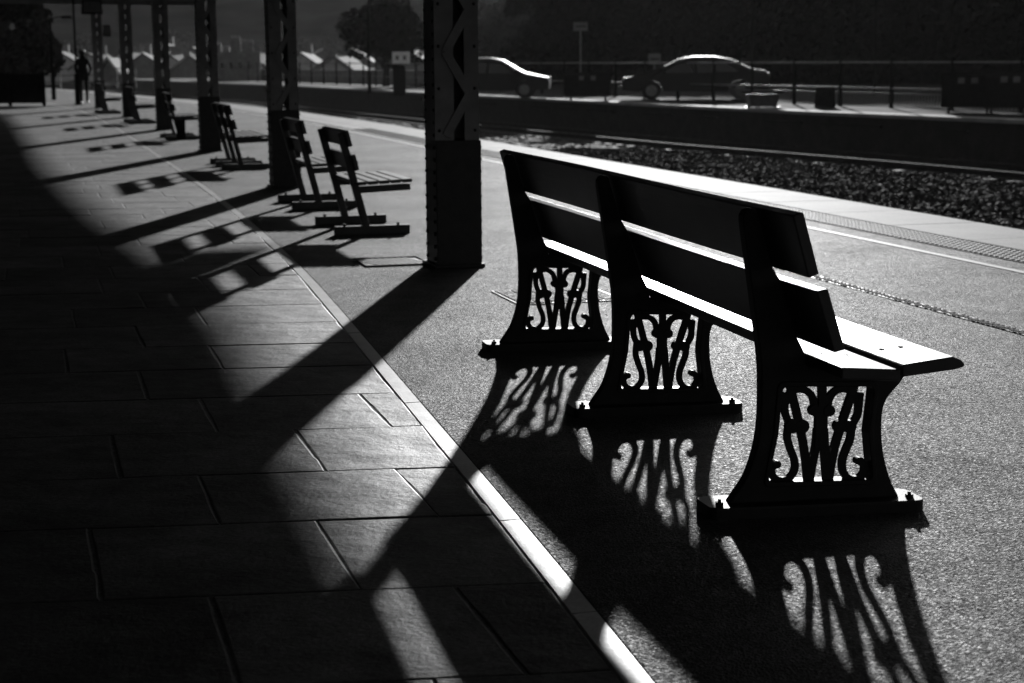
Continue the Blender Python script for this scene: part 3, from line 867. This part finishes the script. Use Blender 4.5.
# ================================================================ CARS
def car(label, px, d, flip, paint, rz, L=4.6):
    r = thing('parked_car', label, 'car', far(px, d), rz, 'cars parked behind the far platform')
    k = L/4.6; f = -1 if flip else 1
    prof = [(-2.28, .32), (-2.30, .60), (-2.22, .74), (-1.45, .90), (-1.30, .95), (-.55, 1.36), (-.1, 1.44), (.55, 1.44), (1.1, 1.34), (1.75, 1.02), (2.15, .97), (2.28, .85), (2.28, .4), (2.2, .28)]
    WD = .86
    def half(p, s):
        tz = max(0, p[1]-.85); dz = -.10*abs(s)**5*min(1, max(0, (p[1]-.7)/.2)); return Vector((p[0]*k*f, s*(WD-.42*tz), p[1]+dz))
    bm = bmesh.new()
    arch = []
    for cx in (1.38, -1.38):
        for a in range(0, 181, 20): arch.append((cx+.37*math.cos(R(a)), .28+.37*math.sin(R(a))))
    loop = prof+arch
    secs = [[bm.verts.new(half(p, q)) for p in loop] for q in (-1, -.93, -.84, -.7, -.4, 0, .4, .7, .84, .93, 1)]
    n = len(loop)
    for A, Bv in zip(secs, secs[1:]):
        for i in range(n): bm.faces.new((A[i], A[(i+1) % n], Bv[(i+1) % n], Bv[i]))
    bm.faces.new(secs[0][::-1]); bm.faces.new(secs[-1])
    bmesh.ops.triangulate(bm, faces=[x for x in bm.faces if len(x.verts) > 4])
    obj('body', bm, paint, r, bevel=.02, smooth=True).data.set_sharp_from_angle(angle=R(40))
    for s in (-1, 1):
        for q in ([(-1.05, .98), (-.52, 1.29), (-.08, 1.36), (-.02, .98)], [(.04, .98), (.0, 1.365), (.5, 1.365), (.95, 1.28), (1.35, 1.02)]):
            bm = bmesh.new(); vs = [bm.verts.new(half(p, s)+Vector((0, s*.012, 0))) for p in q]; bm.faces.new(vs); obj('side_window', bm, 'glass', r)
    for q0, q1, nm in (((-1.24, .98), (-.60, 1.325), 'windscreen'), ((1.16, 1.30), (1.68, 1.055), 'rear_window')):
        bm = bmesh.new(); nx = -.012 if nm == 'windscreen' else .012
        vs = []
        for q, s in ((q0, -1), (q0, 1), (q1, 1), (q1, -1)):
            v = half(q, s*.9); vs.append(bm.verts.new(v+Vector((nx*f, 0, .018))))
        bm.faces.new(vs); obj(nm, bm, 'glass', r)
    for cx in (-1.38, 1.38):
        for s in (-1, 1):
            bm = bmesh.new(); add_tube(bm, [(cx*k*f, s*.66, .31), (cx*k*f, s*.87, .31)], .31, 20); wh = obj('wheel', bm, 'tyre', r)
            bm = bmesh.new(); add_tube(bm, [(cx*k*f, s*.86, .31), (cx*k*f, s*.885, .31)], .19, 14); obj('rim', bm, 'steel', wh)
    for s in (-1, 1):
        bm = bmesh.new(); add_box(bm, (-2.22*k*f, s*.62, .68), (.14, .32, .13)); obj('headlight', bm, 'white', r, bevel=.02)
        bm = bmesh.new(); add_box(bm, (2.25*k*f, s*.66, .8), (.1, .25, .16)); obj('tail_light', bm, 'greypaint', r, bevel=.02)
        bm = bmesh.new(); add_box(bm, (-.95*k*f, s*.95, .98), (.12, .2, .12)); obj('mirror', bm, paint, r, bevel=.02)
car('silver saloon car parked behind the fence, right of the bins', 696, 58, False, 'carsilver', R(-6), 4.9)
car('silver car half hidden behind the nearest lattice column', 489, 62, True, 'carsilver', R(-4), 4.4)

# ================================================================ TREES
def leaf_cloud(bm, lobes, n, size, rng):
    tot = sum(l[3]**2 for l in lobes)
    for (x, y, z, r) in lobes:
        for _ in range(int(n*r*r/tot)):
            while True:
                v = Vector((rng.uniform(-1, 1), rng.uniform(-1, 1), rng.uniform(-1, 1)))
                if .35 < v.length < 1: break
            v = v.normalized()*(v.length**.5)
            c = Vector((x, y, z))+Vector((v.x*r, v.y*r, v.z*r*.8))
            a = Vector((rng.gauss(0, 1), rng.gauss(0, 1), rng.gauss(0, 1))).normalized(); b = a.orthogonal().normalized(); s = size*rng.uniform(.6, 1.3)
            bm.faces.new([bm.verts.new(c+a*s+b*s*.1), bm.verts.new(c+b*s*.6), bm.verts.new(c-a*s), bm.verts.new(c-b*s*.6)])
def tree(px, d, h, wd, label, seed, m='leaf', n=5000, low=.25, z0=0, size=.16, name='broadleaf_tree', lobesn=14):
    rng = random.Random(seed); p = far(px, d); p.z = z0 if d < 148 else hz(p.x, p.y)
    r = thing(name, label, 'tree', p, 0, 'trees around the station')
    bm = bmesh.new(); add_tube(bm, [(0, 0, -.3), (.1, 0, h*.25), (0, .1, h*.5), (.1, 0, h*.8)], [h*.035, h*.025, h*.018, h*.006], 8)
    lobes = []
    for k in range(lobesn):
        a = rng.uniform(0, 6.28); q = rng.uniform(.1, 1)**.6; zz = rng.uniform(low, .93)
        env = math.sin(math.pi*min(1, max(.12, (zz-low+.15)/(1.12-low))))**.6
        lr = wd*rng.uniform(.13, .26)
        x, y, z = math.cos(a)*q*wd/2*env*.85, math.sin(a)*q*wd/2*env*.85, zz*h
        lobes.append((x, y, z, lr)); add_tube(bm, [(0, 0, z*.55), (x*.5, y*.5, z*.8), (x, y, z)], [h*.012, h*.008, h*.003], 5)
    obj('trunk', bm, 'bark', r)
    bm = bmesh.new(); leaf_cloud(bm, lobes, n, size, rng); obj('crown', bm, m, r, recalc=False)
tree(384, 92, 4.35, 5.2, 'spreading dark tree with a rounded crown beyond the lamp post', 1, low=.35, size=.13, n=6000, lobesn=18)
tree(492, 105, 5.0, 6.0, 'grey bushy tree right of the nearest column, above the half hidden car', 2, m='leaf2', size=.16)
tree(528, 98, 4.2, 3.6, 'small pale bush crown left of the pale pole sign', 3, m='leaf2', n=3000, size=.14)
xs = [(562, 98, 5.4, 8), (615, 97, 5.9, 9), (680, 96, 6.2, 9), (745, 95, 6.6, 9), (810, 94, 8.5, 9), (875, 92, 12, 10), (945, 90, 13, 10), (1015, 88, 14, 11), (1080, 86, 14, 11)]
where = ['behind the pale pole sign', 'above the bins', 'above the silver car bonnet', 'at the thin lamp post by the car', 'between the two tall lamp posts', 'behind the right lamp post', 'left of the right edge', 'at the right edge', 'beyond the right edge']
for k, (px, d, h, wd) in enumerate(xs): tree(px, d, h, wd, 'tall dark tree of the front belt '+where[k], 20+k, low=.04, size=.22, n=9000, lobesn=22)
for k, (px, d) in enumerate([(600, 116), (690, 116), (780, 115), (870, 114), (960, 113), (1050, 112)]): tree(px, d, 7.2, 12, 'dark tree in the back row of the car park belt, '+['first','second','third','fourth','fifth','sixth'][k]+' from the left', 90+k, low=.03, size=.3, n=7000, lobesn=26)
tree(2, 80, 7.5, 4.5, 'dark tree at the left edge behind the close-boarded railing', 40, low=.15, n=6000, size=.15)
tree(20, 84, 6.5, 4.2, 'dark tree behind the left lamp post', 41, low=.2, n=5000, size=.15)
tree(-30, 78, 9, 8, 'large dark tree cut by the left edge', 42, low=.1, n=6000, size=.18)
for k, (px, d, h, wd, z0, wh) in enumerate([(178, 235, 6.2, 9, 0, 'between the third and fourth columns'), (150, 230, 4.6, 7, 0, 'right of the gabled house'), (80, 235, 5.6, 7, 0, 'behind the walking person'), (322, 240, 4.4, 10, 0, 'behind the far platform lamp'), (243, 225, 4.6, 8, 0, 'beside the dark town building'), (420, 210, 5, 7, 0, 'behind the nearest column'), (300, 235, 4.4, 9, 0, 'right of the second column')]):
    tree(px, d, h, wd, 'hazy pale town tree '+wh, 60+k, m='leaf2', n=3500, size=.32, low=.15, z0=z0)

# ================================================================ TOWN
def house(px, d, L, D, h, rh, label, rz=0, wall='wallp', roof='roofd', z0=-.5, chim=True, barge=False, name='house'):
    p = far(px, d); p.z = z0
    r = thing(name, label, 'house', p, rz, 'town houses beyond the station')
    bm = bmesh.new(); add_prism(bm, [(-D/2, 0), (D/2, 0), (D/2, h), (0, h+rh-.02), (-D/2, h)], lambda a, z: Vector((-L/2, a, z)), lambda a, z: Vector((L/2, a, z))); obj('wall', bm, wall, r)
    bm = bmesh.new(); o_ = .3
    add_prism(bm, [(-D/2-o_, h-.15), (0, h+rh), (D/2+o_, h-.15), (D/2+o_, h+.03), (0, h+rh+.2), (-D/2-o_, h+.03)], lambda a, z: Vector((-L/2-.2, a, z)), lambda a, z: Vector((L/2+.2, a, z))); rf = obj('roof', bm, roof, r)
    if chim:
        bm = bmesh.new(); add_box(bm, (L*.35, 0, h+rh+.3), (.7, .6, 1.4)); obj('chimney', bm, 'wallb', rf)
    if barge:
        for s in (-1, 1):
            bm = bmesh.new(); add_bar(bm, (-L/2-.26, s*(D/2+.4), h-.25), (-L/2-.26, 0, h+rh+.25), .13, .2, up=Vector((1, 0, 0))); obj('bargeboard', bm, 'barge', r)
    nw = max(1, int(L/2.5))
    for k in range(nw):
        for zz in ((h*.3, h*.72) if h > 4 else (h*.5,)):
            bm = bmesh.new(); add_box(bm, (-L/2+L*(k+.5)/nw, -D/2-.01, zz), (.7, .06, .7)); f = obj('window', bm, 'greypaint', r)
            bm = bmesh.new(); add_box(bm, (-L/2+L*(k+.5)/nw, -D/2-.045, zz), (.6, .03, .6)); obj('pane', bm, 'glass', f)
house(113, 120, 3, 1.0, .75, .75, 'small gabled building with a white pointed bargeboard between the far columns', R(90), wall='wallb', roof='slate', barge=True, chim=False, z0=0)
hs = [(132, 190, 7, 4.4, .3, 0, R(84)), (146, 170, 7, 4.2, .0, 0, R(97)), (178, 185, 7, 4.4, .2, 0, R(80)), (196, 200, 8, 4.6, .8, 0, R(95)), (306, 180, 7, 4.2, .0, 0, R(88)), (322, 200, 8, 4.6, .5, 0, R(100)), (341, 175, 7, 4.0, -.2, 0, R(82)), (168, 215, 8, 4.8, 1.4, 0, R(92)), (64, 200, 8, 4.6, .4, 0, R(98)), (412, 190, 7, 4.6, .4, 0, R(84)),
 (155, 205, 8, 4.6, 1.0, 0, R(20)), (188, 172, 6, 4.0, -.3, 0, R(104)), (226, 190, 7, 4.2, .0, 0, R(96)), (256, 200, 7, 4.4, .3, 0, R(78)), (333, 160, 6, 3.8, -.5, 0, R(96)), (354, 205, 8, 4.6, .6, 0, R(90)), (98, 185, 6, 4.2, .1, 0, R(86))]
nm = ['left of the fourth column', 'low between fourth and third columns', 'right of the third column with a bright slope', 'behind the third column', 'low and right of the second column', 'left of the dark chimney post', 'below the spreading tree', 'uphill behind the fourth column', 'left of the walking person', 'just left of the nearest column', 'with its long side turned, between the fourth and fifth columns', 'lowest, between the third and fourth columns', 'left of the dark turreted building', 'right of the dark turreted building', 'lowest, left of the spreading tree', 'half hidden by the spreading tree', 'between the walking person and the gabled building']
for k, (px, d, L, D, h, rh, rz) in enumerate(hs):
    house(px, d, L, D, 1.6+h, 1.5, 'slate roofed town house '+nm[k], rz, wall=['wallp', 'wallb'][k % 2], z0=-1.0)
# dark turreted building
p = far(236, 128); r = thing('town_building', 'dark stone building with turrets and battlements between the second and third columns', 'building', p, R(8), 'town houses beyond the station')
bm = bmesh.new(); add_box(bm, (0, 0, .9), (3.6, 3, 2.4)); obj('main_wall', bm, 'wallb', r)
for x, h in ((-1.4, 2.6), (.0, 3.1), (.9, 2.8)):
    bm = bmesh.new(); add_box(bm, (x, -.4, h/2), (.75, .8, h)); tw_ = obj('turret', bm, 'wallb', r)
    bm = bmesh.new()
    for q in (-.28, 0, .28): add_box(bm, (x+q, -.4, h+.08), (.14, .8, .16))
    obj('battlement', bm, 'wallb', tw_)
for k in range(4):
    bm = bmesh.new(); add_box(bm, (-1.0+k*.65, -1.52, 1.1), (.25, .04, .5)); obj('window', bm, 'glass', r)
# boundary wall along the foot of the town
bm = bmesh.new(); tl = frange(90, 135, 5)
for a, b in zip(tl, tl[1:]): add_bar(bm, P(a, opp_w(a)+7, .35), P(b, opp_w(b)+7, .35), .3, .9)
o = obj('boundary_wall', bm, 'wallb'); tag(o, 'low dark boundary wall below the town roofs', 'wall')

# ================================================================ PERSON
def person():
    p = G(84.5, 103.5); r = thing('person', 'person in dark clothes and pale shoes walking away on the far platform end', 'person', p, R(10))
    me = bpy.data.meshes.new('body')
    J = {'pel': (0, 0, .95), 'wai': (0, 0, 1.10), 'che': (0, -.01, 1.34), 'nek': (0, 0, 1.50), 'hd0': (0, .02, 1.58), 'hd1': (0, .02, 1.68),
         'hl': (-.10, 0, .90), 'kl': (-.10, .07, .50), 'al': (-.09, -.02, .10), 'tl': (-.10, .13, .04),
         'hr': (.10, 0, .90), 'kr': (.10, .0, .50), 'ar': (.11, -.16, .14), 'tr': (.12, -.02, .05),
         'sl': (-.17, 0, 1.43), 'el': (-.25, -.07, 1.17), 'wl': (-.20, .04, .95), 'fl': (-.18, .08, .87),
         'sr': (.17, 0, 1.43), 'er': (.26, -.09, 1.17), 'wr': (.20, .02, .97), 'fr': (.17, .06, .90)}
    rad = {'pel': .135, 'wai': .16, 'che': .185, 'nek': .075, 'hd0': .1, 'hd1': .1, 'hl': .12, 'kl': .085, 'al': .06, 'tl': .04, 'hr': .12, 'kr': .085, 'ar': .06, 'tr': .04,
           'sl': .09, 'el': .06, 'wl': .035, 'fl': .04, 'sr': .09, 'er': .06, 'wr': .035, 'fr': .04}
    E = [('pel', 'wai'), ('wai', 'che'), ('che', 'nek'), ('nek', 'hd0'), ('hd0', 'hd1'), ('pel', 'hl'), ('hl', 'kl'), ('kl', 'al'), ('al', 'tl'), ('pel', 'hr'), ('hr', 'kr'), ('kr', 'ar'), ('ar', 'tr'),
         ('che', 'sl'), ('sl', 'el'), ('el', 'wl'), ('wl', 'fl'), ('che', 'sr'), ('sr', 'er'), ('er', 'wr'), ('wr', 'fr')]
    ks = list(J); me.from_pydata([J[k] for k in ks], [(ks.index(a), ks.index(b)) for a, b in E], [])
    me.materials.append(M['cloth'])
    o = bpy.data.objects.new('body', me); COL.objects.link(o); o.parent = r
    o.modifiers.new('skin', 'SKIN')
    for i, k in enumerate(ks):
        v = me.skin_vertices[0].data[i]; v.radius = (rad[k], rad[k]*.8); v.use_root = (k == 'pel')
    s = o.modifiers.new('sub', 'SUBSURF'); s.levels = 2; s.render_levels = 2
    bm = bmesh.new(); add_ball(bm, Vector((0, -.005, 1.70)), .12, .95, 1.05, .95); obj('hair', bm, 'hair', r, smooth=True)
    for x, y, z in ((-.10, .05, .045), (.115, -.09, .06)):
        bm = bmesh.new(); add_ball(bm, Vector((x, y, z)), .05, 1, 2.5, .85); obj('shoe', bm, 'shoe', r, smooth=True)
    # coat skirt
    bm = bmesh.new(); add_tube(bm, [(0, 0, .78), (0, 0, .95), (0, 0, 1.15)], [.20, .19, .18], 14); obj('coat', bm, 'cloth', r, smooth=True)
person()
# ================================================================ HAZE
HAZE = True
if HAZE:
    bm = bmesh.new(); add_box(bm, (0, 200, 44), (760, 760, 94)); o = obj('haze', bm, 'hill')
    m = bpy.data.materials.new('haze'); m.use_nodes = True; t = m.node_tree; t.nodes.clear()
    pv = t.nodes.new('ShaderNodeVolumePrincipled'); ou = t.nodes.new('ShaderNodeOutputMaterial')
    pv.inputs['Color'].default_value = (.8, .8, .8, 1); pv.inputs['Density'].default_value = .0001; pv.inputs['Anisotropy'].default_value = .3
    t.links.new(pv.outputs[0], ou.inputs['Volume']); o.data.materials.clear(); o.data.materials.append(m); o['kind'] = 'stuff'
